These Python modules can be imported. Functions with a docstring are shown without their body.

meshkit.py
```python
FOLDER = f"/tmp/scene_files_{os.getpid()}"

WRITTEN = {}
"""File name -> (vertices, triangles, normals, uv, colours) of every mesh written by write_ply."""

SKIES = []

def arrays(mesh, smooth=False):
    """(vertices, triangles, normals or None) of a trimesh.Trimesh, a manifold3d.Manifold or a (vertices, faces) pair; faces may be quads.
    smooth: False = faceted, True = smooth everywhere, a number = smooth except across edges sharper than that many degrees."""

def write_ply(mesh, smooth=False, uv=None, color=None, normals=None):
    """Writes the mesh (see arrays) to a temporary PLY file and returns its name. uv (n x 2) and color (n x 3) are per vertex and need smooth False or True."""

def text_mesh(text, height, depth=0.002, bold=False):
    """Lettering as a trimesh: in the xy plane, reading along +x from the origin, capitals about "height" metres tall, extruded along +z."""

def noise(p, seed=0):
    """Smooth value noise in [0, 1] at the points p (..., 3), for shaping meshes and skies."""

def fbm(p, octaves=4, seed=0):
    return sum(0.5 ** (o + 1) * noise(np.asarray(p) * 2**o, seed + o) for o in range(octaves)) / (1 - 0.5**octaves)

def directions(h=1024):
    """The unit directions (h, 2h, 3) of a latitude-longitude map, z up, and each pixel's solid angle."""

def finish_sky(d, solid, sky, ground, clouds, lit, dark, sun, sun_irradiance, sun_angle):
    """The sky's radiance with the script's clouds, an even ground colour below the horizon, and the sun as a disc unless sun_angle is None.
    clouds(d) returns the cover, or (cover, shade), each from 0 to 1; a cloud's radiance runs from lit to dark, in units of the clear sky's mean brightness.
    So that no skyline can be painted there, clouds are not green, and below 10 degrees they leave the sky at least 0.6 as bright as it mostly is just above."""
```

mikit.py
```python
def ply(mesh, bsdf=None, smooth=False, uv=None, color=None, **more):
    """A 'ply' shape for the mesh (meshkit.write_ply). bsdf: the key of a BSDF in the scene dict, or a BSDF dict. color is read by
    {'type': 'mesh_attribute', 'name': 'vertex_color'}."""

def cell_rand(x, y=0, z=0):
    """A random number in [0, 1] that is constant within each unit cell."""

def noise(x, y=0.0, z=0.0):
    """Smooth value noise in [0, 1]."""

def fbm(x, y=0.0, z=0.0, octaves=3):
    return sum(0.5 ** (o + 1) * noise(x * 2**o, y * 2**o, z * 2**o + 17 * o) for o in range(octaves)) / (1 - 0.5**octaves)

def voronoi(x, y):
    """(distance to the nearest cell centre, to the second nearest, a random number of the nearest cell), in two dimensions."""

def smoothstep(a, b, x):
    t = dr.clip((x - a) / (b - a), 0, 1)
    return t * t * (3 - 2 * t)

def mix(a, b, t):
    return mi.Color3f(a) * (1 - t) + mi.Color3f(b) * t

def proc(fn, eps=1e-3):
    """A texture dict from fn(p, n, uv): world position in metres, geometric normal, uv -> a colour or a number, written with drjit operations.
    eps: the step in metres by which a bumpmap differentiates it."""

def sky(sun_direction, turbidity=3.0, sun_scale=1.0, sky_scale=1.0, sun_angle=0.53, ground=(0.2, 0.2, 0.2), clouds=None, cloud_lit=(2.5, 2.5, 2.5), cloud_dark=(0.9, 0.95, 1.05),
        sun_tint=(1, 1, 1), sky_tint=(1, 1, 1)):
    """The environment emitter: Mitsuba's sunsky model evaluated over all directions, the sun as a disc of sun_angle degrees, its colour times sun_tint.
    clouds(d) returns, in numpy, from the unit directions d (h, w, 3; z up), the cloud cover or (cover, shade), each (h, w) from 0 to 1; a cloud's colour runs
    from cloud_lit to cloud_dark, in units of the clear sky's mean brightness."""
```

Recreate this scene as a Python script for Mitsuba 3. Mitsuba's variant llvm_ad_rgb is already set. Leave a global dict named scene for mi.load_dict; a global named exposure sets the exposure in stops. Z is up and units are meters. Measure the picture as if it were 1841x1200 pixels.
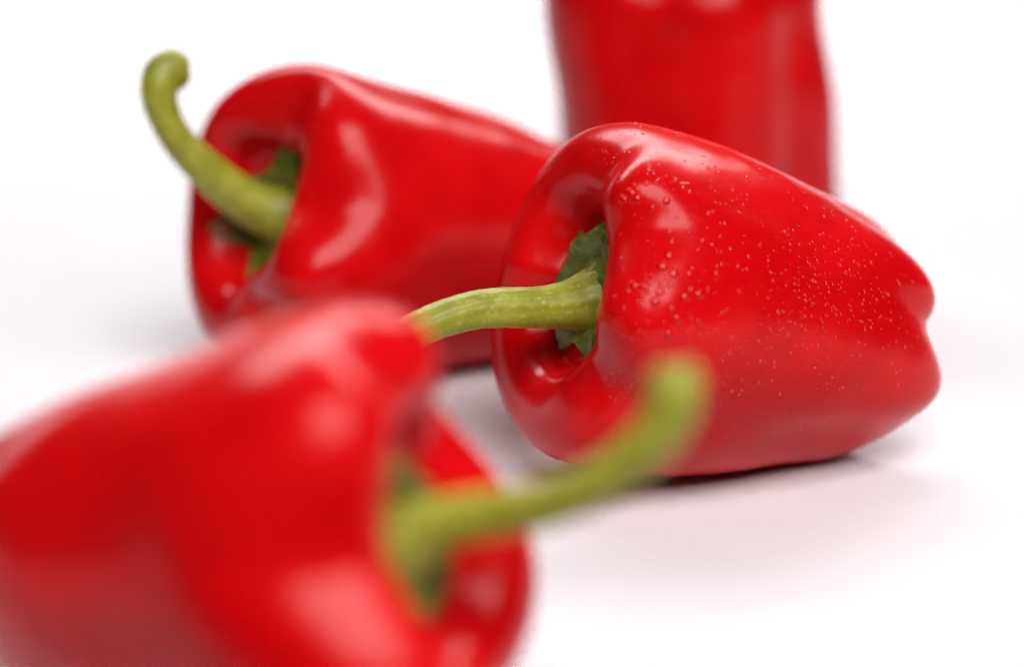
import math
import numpy as np
import trimesh
import mitsuba as mi
import drjit as dr
import mikit
from meshkit import noise as vnoise, fbm as vfbm
from scipy.interpolate import CubicSpline
from scipy.ndimage import gaussian_filter1d

T = mi.ScalarTransform4f
scene, labels = {}, {}

# ------------------------------------------------------------------ camera
CAM = np.array([0.0, 0.0, 0.148])
PITCH = math.radians(14.0)
HFOV = 23.9
FOCUS = 0.472
APERTURE = 0.0088
fwd = np.array([0, math.cos(PITCH), -math.sin(PITCH)])
scene['camera'] = {
    'type': 'thinlens', 'fov': HFOV, 'fov_axis': 'x', 'aperture_radius': APERTURE, 'focus_distance': FOCUS,
    'near_clip': 0.01, 'far_clip': 50.0,
    'to_world': T().look_at(origin=CAM.tolist(), target=(CAM + fwd).tolist(), up=[0, 0, 1]),
}
exposure = -0.03

# ------------------------------------------------------------------ lamps
def frame_to(pos, target):
    pos, target = np.array(pos, float), np.array(target, float)
    z = target - pos
    z /= np.linalg.norm(z)
    x = np.cross([0, 0, 1], z)
    x /= np.linalg.norm(x)
    y = np.cross(z, x)
    M = np.eye(4)
    M[:3, 0], M[:3, 1], M[:3, 2], M[:3, 3] = x, y, z, pos
    return M


def softbox(key, pos, target, w, h, power, label, tint=(1, 1, 1)):
    M = frame_to(pos, target)
    d = 0.25
    # tapered cloth housing, open at the front
    a, b = np.array([w / 2, h / 2]), np.array([0.07, 0.07])
    sg = np.array([[-1, -1], [1, -1], [1, 1], [-1, 1]])
    front = np.c_[sg * (a + 0.012), np.full(4, 0.02)]
    mid = np.c_[sg * (a + 0.012), np.full(4, -0.03)]
    back = np.c_[sg * b, np.full(4, -d)]
    v = np.vstack([front, mid, back])
    f = []
    for r in (0, 4):
        for i in range(4):
            j = (i + 1) % 4
            f.append([r + i, r + 4 + i, r + 4 + j, r + j])
    f.append([8, 11, 10, 9])
    v = v @ M[:3, :3].T + M[:3, 3]
    scene[key + '__housing'] = mikit.ply((v, np.array(f)), 'black_cloth')
    q = np.array([[-w / 2, -h / 2, 0], [w / 2, -h / 2, 0], [w / 2, h / 2, 0], [-w / 2, h / 2, 0]]) @ M[:3, :3].T + M[:3, 3]
    scene[key + '__diffuser'] = mikit.ply((q, np.array([[0, 1, 2, 3]])), {'type': 'diffuse', 'reflectance': {'type': 'rgb', 'value': 0.7}},
                                          emitter={'type': 'area', 'radiance': {'type': 'rgb', 'value': [power * t for t in tint]}})
    labels[key] = {'label': label, 'category': 'softbox lamp'}


scene['black_cloth'] = {'type': 'twosided', 'bsdf': {'type': 'diffuse', 'reflectance': {'type': 'rgb', 'value': 0.03}}}
softbox('softbox', (0.16, -0.08, 0.66), (0.0, 0.45, 0.04), 0.62, 0.56, 11.6, 'square softbox lamp hanging in front of the peppers above the camera')
softbox('softbox_001', (-0.05, 1.25, 0.76), (0.0, 0.55, 0.0), 1.4, 0.22, 9.8, 'long strip softbox lamp hanging behind the peppers')
softbox('softbox_002', (0.0, 1.62, 1.10), (0.0, 1.02, 0.0), 2.1, 0.5, 9.4, 'wide softbox lamp high above the far end of the white sweep')

# ------------------------------------------------------------------ the white sweep that the peppers lie on
def sweep_mesh():
    y0, y1, rad, top = 0.262, 1.70, 0.28, 0.30
    prof = [(y, 0.0) for y in np.linspace(y0, y1, 16)]
    prof += [(y1 + rad * math.sin(t), rad - rad * math.cos(t)) for t in np.linspace(0, math.pi / 2, 25)[1:]]
    prof += [(y1 + rad, z) for z in np.linspace(rad, top, 6)[1:]]
    prof = np.array(prof)
    xs = np.linspace(-1.6, 1.6, 9)
    v = np.array([[x, p[0], p[1]] for p in prof for x in xs])
    n = len(xs)
    f = [[r * n + c, r * n + c + 1, (r + 1) * n + c + 1, (r + 1) * n + c] for r in range(len(prof) - 1) for c in range(n - 1)]
    return v, np.array(f)


scene['white_paper'] = {'type': 'twosided', 'bsdf': {'type': 'principled', 'base_color': {'type': 'rgb', 'value': [0.58, 0.559, 0.574]}, 'roughness': 0.35, 'specular': 0.3}}
scene['tabletop'] = mikit.ply(sweep_mesh(), 'white_paper', smooth=True)
labels['tabletop'] = {'label': 'white seamless tabletop that the red peppers lie on', 'category': 'tabletop', 'kind': 'structure'}

# ------------------------------------------------------------------ pepper builder
NT, NS = 420, 300


def crest_profile(R, zt, z0, rt, zd, zf, mid=0.88, apex=0.76, sh=0.955):
    L = zt - z0
    return np.array([
        (0, zd), (0.28 * rt, z0 + 0.05 * L), (0.60 * rt, z0), (0.93 * rt, z0 + 0.055 * L), (rt + (R - rt) * 0.42, z0 + 0.28 * L),
        (rt + (R - rt) * mid, z0 + 0.58 * L), (R, z0 + 0.80 * L), (R * 0.95, z0 + sh * L), (R * apex, zt),
        (R * (apex - 0.20), zt - 0.035 * L), (R * (apex - 0.32), zt - 0.11 * L), (R * 0.33, zf + 0.003), (R * 0.2, zf), (0, zf)])


def groove_profile(R, zt, z0, rt, zd, zf, mid=0.88, body=0.05, tip=0.45, top=0.16, drop=0.09, apex=0.66, tz=1.0):
    L = zt - z0
    return np.array([
        (0, zd), (0.20 * rt, zd * tz + (1 - tz) * (z0 + 0.06 * L)), (rt * (0.66 - tip * 0.6), z0 + 0.10 * tz * L), (rt * (0.95 - tip * 0.6), z0 + (0.055 + 0.09 * tz) * L),
        ((rt + (R - rt) * 0.42) * (1 - body * 1.4), z0 + 0.30 * L), ((rt + (R - rt) * mid) * (1 - body), z0 + 0.58 * L),
        (R * (1 - body * 1.05 - top * 0.12), z0 + 0.79 * L), (R * (0.95 - top), z0 + 0.925 * L - drop * L * 0.35), (R * (apex - top * 0.3), zt - drop * L),
        (R * (apex - 0.20), zt - 0.03 * L - drop * L), (R * (apex - 0.29), zt - 0.10 * L - drop * L * 0.7), (R * 0.30, zf + 0.002), (R * 0.19, zf), (0, zf)])


def pepper_body(keys, common, wobble=0.0006, seed=0, twist=0.0):
    """keys: [(angle in degrees, 'c' or 'g', {overrides})] round the axis; profiles are blended round the axis, creased at the grooves."""
    th = np.arange(NT) * 360.0 / NT
    keys = sorted(((a % 360, k, o) for a, k, o in keys), key=lambda x: x[0])
    P = []
    for a, k, o in keys:
        c = {**common}
        extra = {}
        for kk, vv in o.items():
            (c if kk in common else extra)[kk] = vv
        P.append((crest_profile if k == 'c' else groove_profile)(**c, **extra))
    P = np.array(P)
    n = len(keys)
    A = np.array([k[0] for k in keys])
    C = np.zeros((NT, P.shape[1], 2))
    for i in range(n):
        j = (i + 1) % n
        span = (A[j] - A[i]) % 360
        off = (th - A[i]) % 360
        m = off < span
        u = off[m] / span
        if keys[i][1] == 'g':       # groove at u=0
            u = 1 - u
            w = 0.82 * np.sin(np.pi * u / 2) ** 2 + 0.18 * u ** 3.2
            C[m] = P[j] * (1 - w)[:, None, None] + P[i] * w[:, None, None]
        elif keys[j][1] == 'g':
            w = 0.82 * np.sin(np.pi * u / 2) ** 2 + 0.18 * u ** 3.2
            C[m] = P[i] * (1 - w)[:, None, None] + P[j] * w[:, None, None]
        else:
            w = np.sin(np.pi * u / 2) ** 2
            C[m] = P[i] * (1 - w)[:, None, None] + P[j] * w[:, None, None]
    C = gaussian_filter1d(C, 3.2 * NT / 360, axis=0, mode='wrap')
    mean = C.mean(0)
    t = np.r_[0, np.cumsum(np.linalg.norm(np.diff(mean, axis=0), axis=1) ** 0.6)]
    s = np.linspace(0, t[-1], NS + 2)[1:-1]
    prof = CubicSpline(t, C, axis=1, bc_type='natural')(s)            # NT, NS, 2
    r, z = np.maximum(prof[..., 0], 2e-4), prof[..., 1]
    ang = np.radians(th)[:, None] + math.radians(twist) * np.clip(1 - z / common['zt'], 0, 1) ** 1.5
    V = np.stack([r * np.cos(ang), r * np.sin(ang), z], -1)
    d = vfbm(V * 45 + seed * 7.3, 3, seed) - 0.5
    d2 = vfbm(V * np.array([180, 180, 60]) + seed * 3.1, 2, seed + 9) - 0.5
    rad = V / np.maximum(np.linalg.norm(V - [0, 0, common['zt'] * 0.5], axis=-1, keepdims=True), 1e-4)
    V = V + (rad * [1, 1, 0]) * (d * wobble * 2 + d2 * wobble * 0.35)[..., None]
    v = V.reshape(-1, 3)
    i, j = np.meshgrid(np.arange(NT), np.arange(NS - 1), indexing='ij')
    a, b = i * NS + j, ((i + 1) % NT) * NS + j
    f = np.stack([a, b, b + 1, a + 1], -1).reshape(-1, 4)
    v = np.vstack([v, [[0, 0, V[:, 0, 2].mean()], [0, 0, V[:, -1, 2].mean()]]])
    k0, k1 = len(v) - 2, len(v) - 1
    ii = np.arange(NT)
    tri = np.vstack([f[:, [0, 1, 2]], f[:, [0, 2, 3]],
                     np.stack([np.full(NT, k0), ((ii + 1) % NT) * NS, ii * NS], 1),
                     np.stack([ii * NS + NS - 1, ((ii + 1) % NT) * NS + NS - 1, np.full(NT, k1)], 1)])
    return v, tri, V


def axis_frame(axis):
    """Rotation whose z is the axis; x points up as far as it can (angle 0 of the builder), y = z cross x."""
    a = np.array(axis, float)
    a /= np.linalg.norm(a)
    up = np.array([0, 0, 1.0]) if abs(a[2]) < 0.9 else np.array([0, -1.0, 0])
    e1 = up - a * (up @ a)
    e1 /= np.linalg.norm(e1)
    return np.stack([e1, np.cross(a, e1), a], 1)


def spline_path(pts, n):
    pts = np.array(pts, float)
    t = np.r_[0, np.cumsum(np.linalg.norm(np.diff(pts[:, :3], axis=0), axis=1))]
    return CubicSpline(t, pts)(np.linspace(0, t[-1], n))


def stem_mesh(pts, ribs=9, rib_depth=0.022, seed=0, n=160, m=108):
    """pts: (x, y, z, radius) along the stem in the pepper's own frame; ends in a rounded, slightly dished cut."""
    q = spline_path(pts, n)
    p, rad = q[:, :3], q[:, 3]
    tg = np.gradient(p, axis=0)
    tg /= np.linalg.norm(tg, axis=1, keepdims=True)
    x = np.zeros_like(p)
    x[0] = np.cross(tg[0], [0.3, 0.9, 0.1])
    x[0] /= np.linalg.norm(x[0])
    for i in range(1, n):
        x[i] = x[i - 1] - tg[i] * (x[i - 1] @ tg[i])
        x[i] /= np.linalg.norm(x[i])
    y = np.cross(tg, x)
    a = np.arange(m) * 2 * np.pi / m
    k = np.linspace(0, 1, n)
    rr = []
    for i in range(n):
        amp = rib_depth * (1.25 - 0.75 * k[i]) * min(1, (1 - k[i]) * 12)
        w = np.abs(np.cos((a + 0.35 * k[i] + 0.3 * np.sin(2 * a + seed)) * ribs / 2))
        rr.append(rad[i] * (1 + amp * (w ** 0.8 * 1.6 - 1.0)))
    rr = np.array(rr)
    V = p[:, None] + rr[..., None] * (np.cos(a)[None, :, None] * x[:, None] + np.sin(a)[None, :, None] * y[:, None])
    V += ((vfbm(V * 420 + seed, 3, seed) - 0.5)[..., None]) * 0.00022 * (V - p[:, None]) / np.maximum(rr[..., None], 1e-5)
    end, te = p[-1], tg[-1]
    ends = [V[-1]]
    for s, o in ((0.985, 0.14), (0.93, 0.30), (0.84, 0.46), (0.70, 0.58), (0.52, 0.60), (0.36, 0.52), (0.2, 0.46), (0.08, 0.45)):
        ends.append(end + te * rad[-1] * o + s * (V[-1] - end))
    ends = np.array(ends)
    ends[3:] += (vfbm(ends[3:] * 900 + seed, 3, seed)[..., None] - 0.5) * 0.0009 * te
    split = 3

    def skin(V):
        N = len(V)
        i, j = np.meshgrid(np.arange(N - 1), np.arange(m), indexing='ij')
        f = np.stack([i * m + j, i * m + (j + 1) % m, (i + 1) * m + (j + 1) % m, (i + 1) * m + j], -1).reshape(-1, 4)
        return np.vstack([f[:, [0, 1, 2]], f[:, [0, 2, 3]]])

    body = np.vstack([V, ends[1:split + 1]])
    cap = ends[split:]
    cv = np.vstack([cap.reshape(-1, 3), end + te * rad[-1] * 0.44])
    jj = np.arange(m)
    cf = np.vstack([skin(cap), np.stack([(len(cap) - 1) * m + jj, (len(cap) - 1) * m + (jj + 1) % m, np.full(m, len(cv) - 1)], 1)])
    return (body.reshape(-1, 3), skin(body)), (cv, cf)


def calyx_mesh(V, rc, teeth, hump=0.0042, seed=0, thick=0.0016, phase=0.0):
    """A lobed collar with pointed teeth that lies on the floor of the cavity V, thicker where the stem rises out of it."""
    m, n = 240, 44
    a = np.arange(m) * 2 * np.pi / m
    rng = np.random.default_rng(seed + 5)
    edge = np.full(m, 0.74)
    for k in range(teeth):
        c = 2 * np.pi * (k + rng.uniform(-0.16, 0.16)) / teeth + phase
        d = np.abs((a - c + np.pi) % (2 * np.pi) - np.pi) / (np.pi / teeth)
        edge = np.maximum(edge, 0.68 + rng.uniform(0.26, 0.42) * np.clip(1 - d, 0, 1) ** 1.15)
    R = rc * edge * (0.96 + 0.08 * vfbm(np.stack([np.cos(a), np.sin(a), 0 * a], -1) * 9 + seed, 3, seed))
    rad = np.hypot(V[..., 0], V[..., 1])
    apex = V[..., 2].argmax(1)
    s = np.linspace(0.02, 1, n)
    rr = R[:, None] * s
    floor = np.zeros((m, n))
    for i in range(m):
        j = int(round(i / m * NT)) % NT
        floor[i] = np.interp(rr[i], rad[j, apex[j]:][::-1], V[j, apex[j]:, 2][::-1])
    floor = gaussian_filter1d(gaussian_filter1d(floor, 3, axis=0, mode='wrap'), 2, axis=1, mode='nearest')
    z = floor + hump * np.exp(-(rr / rc / 0.42) ** 2)
    th = thick * (1 - s ** 3 * 0.75)
    curl = 0.0010 * np.clip((s - 0.75) / 0.25, 0, 1) ** 2
    top = np.stack([rr * np.cos(a)[:, None], rr * np.sin(a)[:, None], z + th + curl], -1)
    bot = top - np.stack([th * 0, th * 0, th + 0.0004], -1)
    W = np.concatenate([top, bot[:, ::-1]], 1).transpose(1, 0, 2)
    W = W + np.stack([0 * W[..., 0], 0 * W[..., 0], (vfbm(W * 260 + seed, 3, seed) - 0.5) * 0.0014], -1)
    N = len(W)
    i, j = np.meshgrid(np.arange(N - 1), np.arange(m), indexing='ij')
    f = np.stack([i * m + j, (i + 1) * m + j, (i + 1) * m + (j + 1) % m, i * m + (j + 1) % m], -1).reshape(-1, 4)
    return W.reshape(-1, 3), f


def place(v, R, o):
    return np.asarray(v) @ R.T + o


PEPPERS = {}


def pepper(key, stem, calyx, label, seed=0, sink=0.0004):
    sp = SPECS[key]
    common = sp['common']
    R = axis_frame(sp['axis'])
    v, f, V = pepper_body(sp['keys'], common, seed=seed, twist=sp.get('twist', 0.0))
    o = np.array([*sp['pos'], 0.0])
    o[2] = -place(v, R, o)[:, 2].min() - sink
    scene[key + '__flesh'] = mikit.ply((place(v, R, o), f), 'pepper_skin', smooth=True)
    PEPPERS[key] = (place(V.reshape(-1, 3), R, o).reshape(V.shape), V)
    cv, cf = calyx_mesh(V, seed=seed, **calyx)
    scene[key + '__calyx'] = mikit.ply((place(cv, R, o), cf), 'calyx_green', smooth=True)
    (sv, sf), (ev, ef) = stem_mesh(stem, seed=seed)
    scene[key + '__stem'] = mikit.ply((place(sv, R, o), sf), 'stem_green', smooth=True)
    scene[key + '__stem__cut_end'] = mikit.ply((place(ev, R, o), ef), 'stem_cut', smooth=True)
    labels[key] = {'label': label, 'category': 'pepper', 'group': 'red peppers on the white tabletop'}


def skin_colour(p, n, uv):
    a = mikit.fbm(p.x * 60, p.y * 60, p.z * 60, 3)
    fleck = mikit.smoothstep(0.80, 0.93, mikit.noise(p.x * 1500, p.y * 1500, p.z * 1500))
    c = mikit.mix((0.41, 0.0013, 0.0030), (0.485, 0.0026, 0.0040), mikit.smoothstep(0.3, 0.7, a))
    return mikit.mix(c, (0.55, 0.012, 0.011), fleck * 0.35)


def stem_colour(p, n, uv):
    a = mikit.fbm(p.x * 240, p.y * 240, p.z * 240, 3)
    b = mikit.noise(p.x * 1300, p.y * 1300, p.z * 1300)
    c = mikit.mix((0.170, 0.176, 0.010), (0.240, 0.240, 0.021), mikit.smoothstep(0.3, 0.7, a))
    return mikit.mix(c, (0.36, 0.34, 0.10), mikit.smoothstep(0.62, 0.9, b) * 0.4)


def cut_colour(p, n, uv):
    a = mikit.fbm(p.x * 700, p.y * 700, p.z * 700, 3)
    return mikit.mix((0.17, 0.115, 0.022), (0.34, 0.29, 0.07), mikit.smoothstep(0.3, 0.7, a))


def calyx_colour(p, n, uv):
    a = mikit.fbm(p.x * 420, p.y * 420, p.z * 420, 3)
    return mikit.mix((0.050, 0.074, 0.005), (0.115, 0.128, 0.010), mikit.smoothstep(0.3, 0.7, a))


scene['pepper_skin'] = {'type': 'principled', 'base_color': mikit.proc(skin_colour), 'roughness': 0.22, 'specular': 0.145}
scene['calyx_green'] = {'type': 'twosided', 'bsdf': {'type': 'principled', 'base_color': mikit.proc(calyx_colour), 'roughness': 0.45, 'specular': 0.4}}
scene['stem_cut'] = {'type': 'principled', 'base_color': mikit.proc(cut_colour), 'roughness': 0.6, 'specular': 0.2}
scene['stem_green'] = {'type': 'principled', 'base_color': mikit.proc(stem_colour), 'roughness': 0.42, 'specular': 0.35}

# fitted to the photographed shapes: where each pepper lies, and its profiles round the axis
SPECS = {
    'pepper': dict(twist=-13.0, axis=(-0.8555, -0.4439, 0.2666), pos=(0.0801, 0.5006), common={'R': 0.0352, 'zt': 0.0866, 'z0': 0.0, 'rt': 0.0244, 'zd': 0.008, 'zf': 0.073, 'mid': 0.8761},
        keys=[(-12.7041, 'g', {'top': 0.0616, 'drop': 0.0673, 'tip': 0.0626, 'body': 0.0144, 'tz': 0.5, 'apex': 0.6705}),
              (-40.7997, 'c', {'R': 0.0341, 'zt': 0.0863, 'rt': 0.0262, 'z0': 0.0025, 'mid': 0.7478, 'apex': 0.7595}),
              (-55.1044, 'g', {'top': 0.0854, 'body': 0.0105, 'drop': 0.0296, 'tip': 0.11, 'tz': 0.5, 'apex': 0.6719}),
              (-91.4315, 'c', {'R': 0.0369, 'zt': 0.0877, 'rt': 0.0250, 'z0': -0.0026, 'mid': 0.7683, 'apex': 0.7425}),
              (-119.9651, 'g', {'top': 0.10, 'drop': 0.05, 'body': 0.026, 'tip': 0.02, 'tz': 0.2, 'apex': 0.6712}),
              (-146.5598, 'c', {'R': 0.0349, 'zt': 0.0839, 'rt': 0.025, 'z0': 0.0045, 'mid': 0.9395, 'apex': 0.7117}),
              (165.0336, 'g', {'top': 0.0199, 'drop': 0.06, 'tip': 0.02, 'body': 0.0305, 'apex': 0.72}),
              (131.2442, 'c', {'R': 0.0359, 'zt': 0.0813, 'rt': 0.0214, 'z0': 0.0045, 'mid': 0.8759, 'apex': 0.7297}),
              (88.5172, 'g', {'body': 0.0189, 'top': 0.1189, 'drop': 0.0328, 'tip': 0.3168, 'apex': 0.6363}),
              (38.9714, 'c', {'R': 0.0345, 'zt': 0.0813, 'rt': 0.0250, 'z0': 0.0, 'mid': 0.741, 'apex': 0.7363})]),
    'pepper_001': dict(axis=(-0.7997, -0.5585, 0.2204), pos=(0.0153, 0.5894), common={'R': 0.0362, 'zt': 0.0974, 'z0': 0.0, 'rt': 0.0271, 'zd': 0.008, 'zf': 0.083, 'mid': 0.7938},
        keys=[(-19.6001, 'g', {'body': 0.0151, 'tip': 0.1388, 'top': 0.0, 'drop': 0.0795, 'apex': 0.6381}),
              (-41.2604, 'c', {'R': 0.0373, 'zt': 0.0926, 'rt': 0.0288, 'z0': -0.0059, 'mid': 0.7655, 'apex': 0.7358}),
              (-76.2528, 'g', {'R': 0.0370, 'body': 0.0077, 'top': 0.165, 'drop': 0.043, 'tip': 0.4164, 'apex': 0.5713}),
              (-109.0849, 'c', {'R': 0.0375, 'zt': 0.0994, 'rt': 0.0236, 'z0': 0.0032, 'mid': 0.6997, 'apex': 0.7213}),
              (-141.0628, 'g', {'body': 0.0068, 'drop': 0.0, 'tip': 0.182, 'top': 0.1759, 'apex': 0.6135}),
              (178.1737, 'c', {'R': 0.0352, 'zt': 0.0968, 'rt': 0.025, 'z0': 0.0034, 'mid': 0.9743, 'apex': 0.7122}),
              (100.0472, 'g', {'body': 0.022, 'tip': 0.4368, 'top': 0.1096, 'drop': 0.0023, 'apex': 0.6146}),
              (41.9867, 'c', {'R': 0.0337, 'zt': 0.0968, 'rt': 0.0276, 'z0': 0.0016, 'mid': 0.636, 'apex': 0.7558})]),
    'pepper_002': dict(axis=(0.8772, -0.4309, 0.2118), pos=(-0.0906, 0.3633), common={'R': 0.0342, 'zt': 0.0949, 'z0': 0.0, 'rt': 0.0162, 'zd': 0.008, 'zf': 0.0825, 'mid': 0.765},
        keys=[(37.4043, 'c', {'R': 0.0358, 'zt': 0.097, 'rt': 0.0155, 'z0': 0.0031, 'mid': 0.765, 'apex': 0.7329}),
              (80.1108, 'g', {'body': 0.016, 'top': 0.1381, 'drop': 0.0081, 'tip': 0.2256, 'apex': 0.6461}),
              (124.3778, 'c', {'R': 0.0355, 'zt': 0.1019, 'rt': 0.0126, 'z0': 0.002, 'mid': 0.765, 'apex': 0.7243}),
              (179.81, 'g', {'body': 0.0242, 'tip': 0.297, 'top': 0.1425, 'drop': 0.0362, 'apex': 0.6725}),
              (-118.356, 'c', {'R': 0.0351, 'zt': 0.0926, 'rt': 0.02, 'z0': 0.0018, 'mid': 0.765, 'apex': 0.7435}),
              (-52.1878, 'g', {'top': 0.23, 'drop': 0.12, 'body': 0.0401, 'tip': 0.4092, 'apex': 0.6263}),
              (-18.3385, 'c', {'R': 0.0356, 'zt': 0.0918, 'rt': 0.0188, 'z0': -0.002, 'mid': 0.765, 'apex': 0.7434}),
              (9.1338, 'g', {'R': 0.0350, 'top': 0.0, 'drop': 0.045, 'body': 0.003, 'tip': 0.0742, 'apex': 0.6532})]),
    'pepper_003': dict(axis=(-0.043, 0.0044, 0.9991), pos=(0.0486, 0.6396), common={'R': 0.0374, 'zt': 0.0907, 'z0': 0.0, 'rt': 0.0349, 'zd': 0.008, 'zf': 0.074, 'mid': 0.6384},
        keys=[(346.2205, 'g', {'R': 0.0352, 'body': 0.085, 'top': 0.086, 'tip': 0.3563, 'drop': 0.0363, 'apex': 0.625}),
              (22.0743, 'c', {'R': 0.0356, 'zt': 0.0866, 'rt': 0.0342, 'z0': -0.0013, 'mid': 0.6933, 'apex': 0.7318}),
              (51.5435, 'g', {'R': 0.0352, 'body': 0.08, 'top': 0.0897, 'tip': 0.3508, 'drop': 0.0833, 'apex': 0.6366}),
              (91.1332, 'c', {'R': 0.0368, 'zt': 0.0897, 'rt': 0.0428, 'z0': -0.0018, 'mid': 0.5335, 'apex': 0.7211}),
              (140.89, 'g', {'top': 0.1022, 'body': 0.060, 'tip': 0.3501, 'drop': 0.0798, 'apex': 0.648}),
              (195.1537, 'c', {'R': 0.0366, 'zt': 0.0891, 'rt': 0.0361, 'z0': -0.0018, 'mid': 0.6666, 'apex': 0.7206}),
              (237.9044, 'g', {'body': 0.060, 'top': 0.092, 'tip': 0.3574, 'drop': 0.095, 'apex': 0.6283}),
              (297.8609, 'c', {'R': 0.0385, 'zt': 0.0919, 'rt': 0.0287, 'z0': -0.0006, 'mid': 0.6453, 'apex': 0.7426})]),
}


pepper('pepper', [(-0.0017, 0, .0720, .0083), (-0.0031, 0, .0770, .0057), (-0.0049, -0.0001, .0838, .0043), (-0.0062, 0.0003, 0.0906, 0.0040), (-0.0080, 0.0006, 0.0987, 0.0038),
                  (-0.0108, 0.0006, 0.1054, 0.0036), (-0.0146, 0.0004, 0.1118, 0.0035), (-0.0180, 0.0001, 0.1159, 0.0037)],
       dict(rc=0.0152, teeth=7), 'red pepper in sharp focus sprinkled with tiny water drops, stem pointing left', seed=1)
pepper('pepper_001', [(0, 0, .0820, .0090), (0.0003, 0.0009, .0865, .0064), (0.0026, 0.0026, 0.0944, 0.0050), (0.0074, 0.0045, 0.1030, 0.0043), (0.0126, 0.0062, 0.1099, 0.0038),
                      (0.0197, 0.0081, 0.1151, 0.0039), (0.0248, 0.0092, 0.1160, 0.0044), (0.0276, 0.0098, 0.1148, 0.0047), (0.0284, 0.0100, 0.1132, 0.0049)],
       dict(rc=0.0152, teeth=6), 'soft red pepper at the back left with its curved green stem rising up', seed=2)
pepper('pepper_002', [(0, 0, .0815, .0088), (0.0010, -0.0006, .0855, .0060), (0.0024, -0.0017, 0.0905, 0.0043), (0.0032, -0.0028, 0.0995, 0.0036), (0.0040, -0.0037, 0.1085, 0.0035),
                      (0.0058, -0.0047, 0.1155, 0.0033), (0.0091, -0.0060, 0.1218, 0.0034), (0.0130, -0.0073, 0.1264, 0.0035), (0.0165, -0.0084, 0.1278, 0.0037), (0.0182, -0.0089, 0.1279, 0.0037)],
       dict(rc=0.0150, teeth=5), 'blurred red pepper nearest the camera, stem pointing right', seed=3)
pepper('pepper_003', [(0, 0, .079, .0085), (0, 0, .083, .0062), (0, 0, .093, .0046), (0.003, 0, .105, .0044), (0.010, 0, .115, .0046)],
       dict(rc=0.0150, teeth=6), 'red pepper standing upright behind the sharp one, its top cut off', seed=4)

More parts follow.
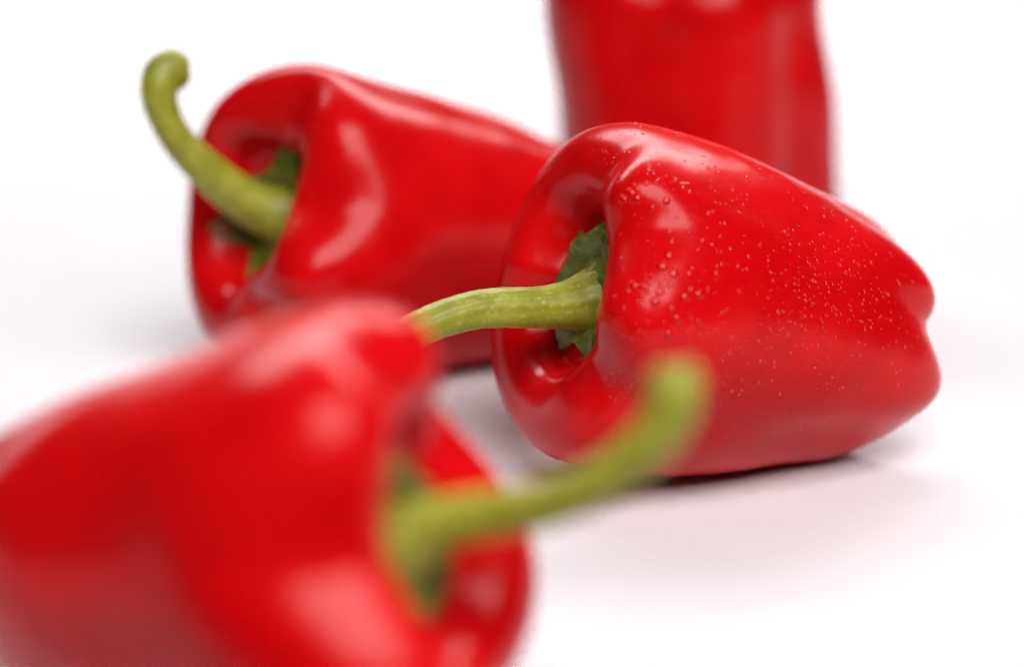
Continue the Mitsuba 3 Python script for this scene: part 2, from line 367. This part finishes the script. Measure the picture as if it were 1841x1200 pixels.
# ------------------------------------------------------------------ water drops on the sharp pepper
def cap_mesh(r, h, rings, seg, stretch=1.0):
    """A closed drop: a flattened dome of base radius r and height h whose underside sinks a little into the skin."""
    t = np.linspace(0, 1, rings + 1)[1:] * np.pi / 2
    a = np.arange(seg) * 2 * np.pi / seg
    v = [[0, 0, h]]
    for q in t:
        v += [[r * math.sin(q) * math.cos(x) * stretch, r * math.sin(q) * math.sin(x) / stretch, h * math.cos(q)] for x in a]
    v.append([0, 0, -0.25 * h])
    v = np.array(v)
    f = [[0, 1 + i, 1 + (i + 1) % seg] for i in range(seg)]
    for k in range(rings - 1):
        b = 1 + k * seg
        for i in range(seg):
            j = (i + 1) % seg
            f += [[b + i, b + seg + i, b + seg + j], [b + i, b + seg + j, b + j]]
    b = 1 + (rings - 1) * seg
    f += [[b + i, len(v) - 1, b + (i + 1) % seg] for i in range(seg)]
    return v, np.array(f)


def scatter_drops():
    W, V = PEPPERS['pepper']
    du = np.roll(W, -1, 0) - np.roll(W, 1, 0)
    dv = np.gradient(W, axis=1)
    N = np.cross(du, dv)
    L = np.linalg.norm(N, axis=-1)
    N = N / np.maximum(L, 1e-12)[..., None]
    centre = W.mean((0, 1))
    if (N * (W - centre)).sum(-1)[:, 100:160].mean() < 0:
        N = -N
    apex = V[..., 2].argmax(1)
    outer = np.arange(NS)[None, :] < apex[:, None] - 3
    ang = np.degrees(np.arctan2(V[..., 1], V[..., 0]))
    ok = outer & (ang > -126) & (ang < 8) & (N[..., 1] < 0.2) & (W[..., 2] > 0.006) & (np.arange(NS)[None, :] > 12)
    p = np.where(ok, L * (0.35 + np.clip(N[..., 2] + 0.6, 0, 1)) * np.clip(0.25 - N[..., 1], 0, 1), 0).ravel()
    rng = np.random.default_rng(78)
    # thicker in some places than in others
    clump = vfbm(W.reshape(-1, 3) * 70, 2, 4)
    p = p * np.clip((clump - 0.3) * 3, 0.3, 1.6)
    p = p * (0.35 + 0.65 * np.clip(V[..., 2].ravel() / 0.07, 0, 1))
    p /= p.sum()
    # the big ones sit on the shoulder beside the stem, the finer ones anywhere
    P = V.reshape(-1, 3)
    near = sum(a * np.exp(-(((P - c) / sg) ** 2).sum(1)) for a, c, sg in ((1.0, (0.0045, -0.0345, 0.0795), 0.0078), (0.6, (0.0222, -0.0240, 0.0780), 0.0078), (0.3, (-0.006, -0.0356, 0.078), 0.005)))
    pb = p * near
    pick = np.r_[rng.choice(len(p), 40, replace=False, p=pb / pb.sum()), rng.choice(len(p), 800, replace=False, p=p)]
    out = []
    for i in pick:
        n, w = N.reshape(-1, 3)[i], W.reshape(-1, 3)[i]
        x = np.cross(n, [0.3, 0.2, 0.9])
        x /= np.linalg.norm(x)
        out.append((w, np.stack([x, np.cross(n, x), n], 1)))
    return out


# water lying on the red skin: the skin shows through, under a smooth wet surface
scene['water'] = {'type': 'principled', 'base_color': {'type': 'rgb', 'value': [0.43, 0.0012, 0.003]}, 'roughness': 0.07, 'specular': 0.26}
scene['water_bead'] = {**scene['water'], 'specular': 0.7}
rng = np.random.default_rng(5)
drops = scatter_drops()
sizes = np.r_[0.00042 + 0.00070 * rng.random(40) ** 1.25, np.sort(np.r_[rng.uniform(0.00022, 0.00038, 260), rng.uniform(0.00015, 0.00022, len(drops) - 300)])[::-1]]
mist = []
for i, ((w, R), r) in enumerate(zip(drops, sizes)):
    v, f = cap_mesh(r, r * rng.uniform(0.42, 0.62), 6 if i < 300 else 3, 16 if i < 300 else 9, rng.uniform(0.9, 1.12))
    v = v @ R.T + w
    if i < 300:
        k = 'water_drop' if i == 0 else f'water_drop_{i:03d}'
        scene[k] = mikit.ply((v, f), 'water' if i < 40 else 'water_bead', smooth=40)
        labels[k] = {'label': 'tiny clear water drop clinging to the skin of the sharp red pepper', 'category': 'water drop', 'group': 'water drops on the sharp red pepper'}
    else:
        mist.append(trimesh.Trimesh(v, f, process=False))
scene['fine_spray'] = mikit.ply(trimesh.util.concatenate(mist), 'water_bead', smooth=40)
labels['fine_spray'] = {'label': 'fine spray of the tiniest water specks over the sharp red pepper', 'category': 'water spray', 'kind': 'stuff'}
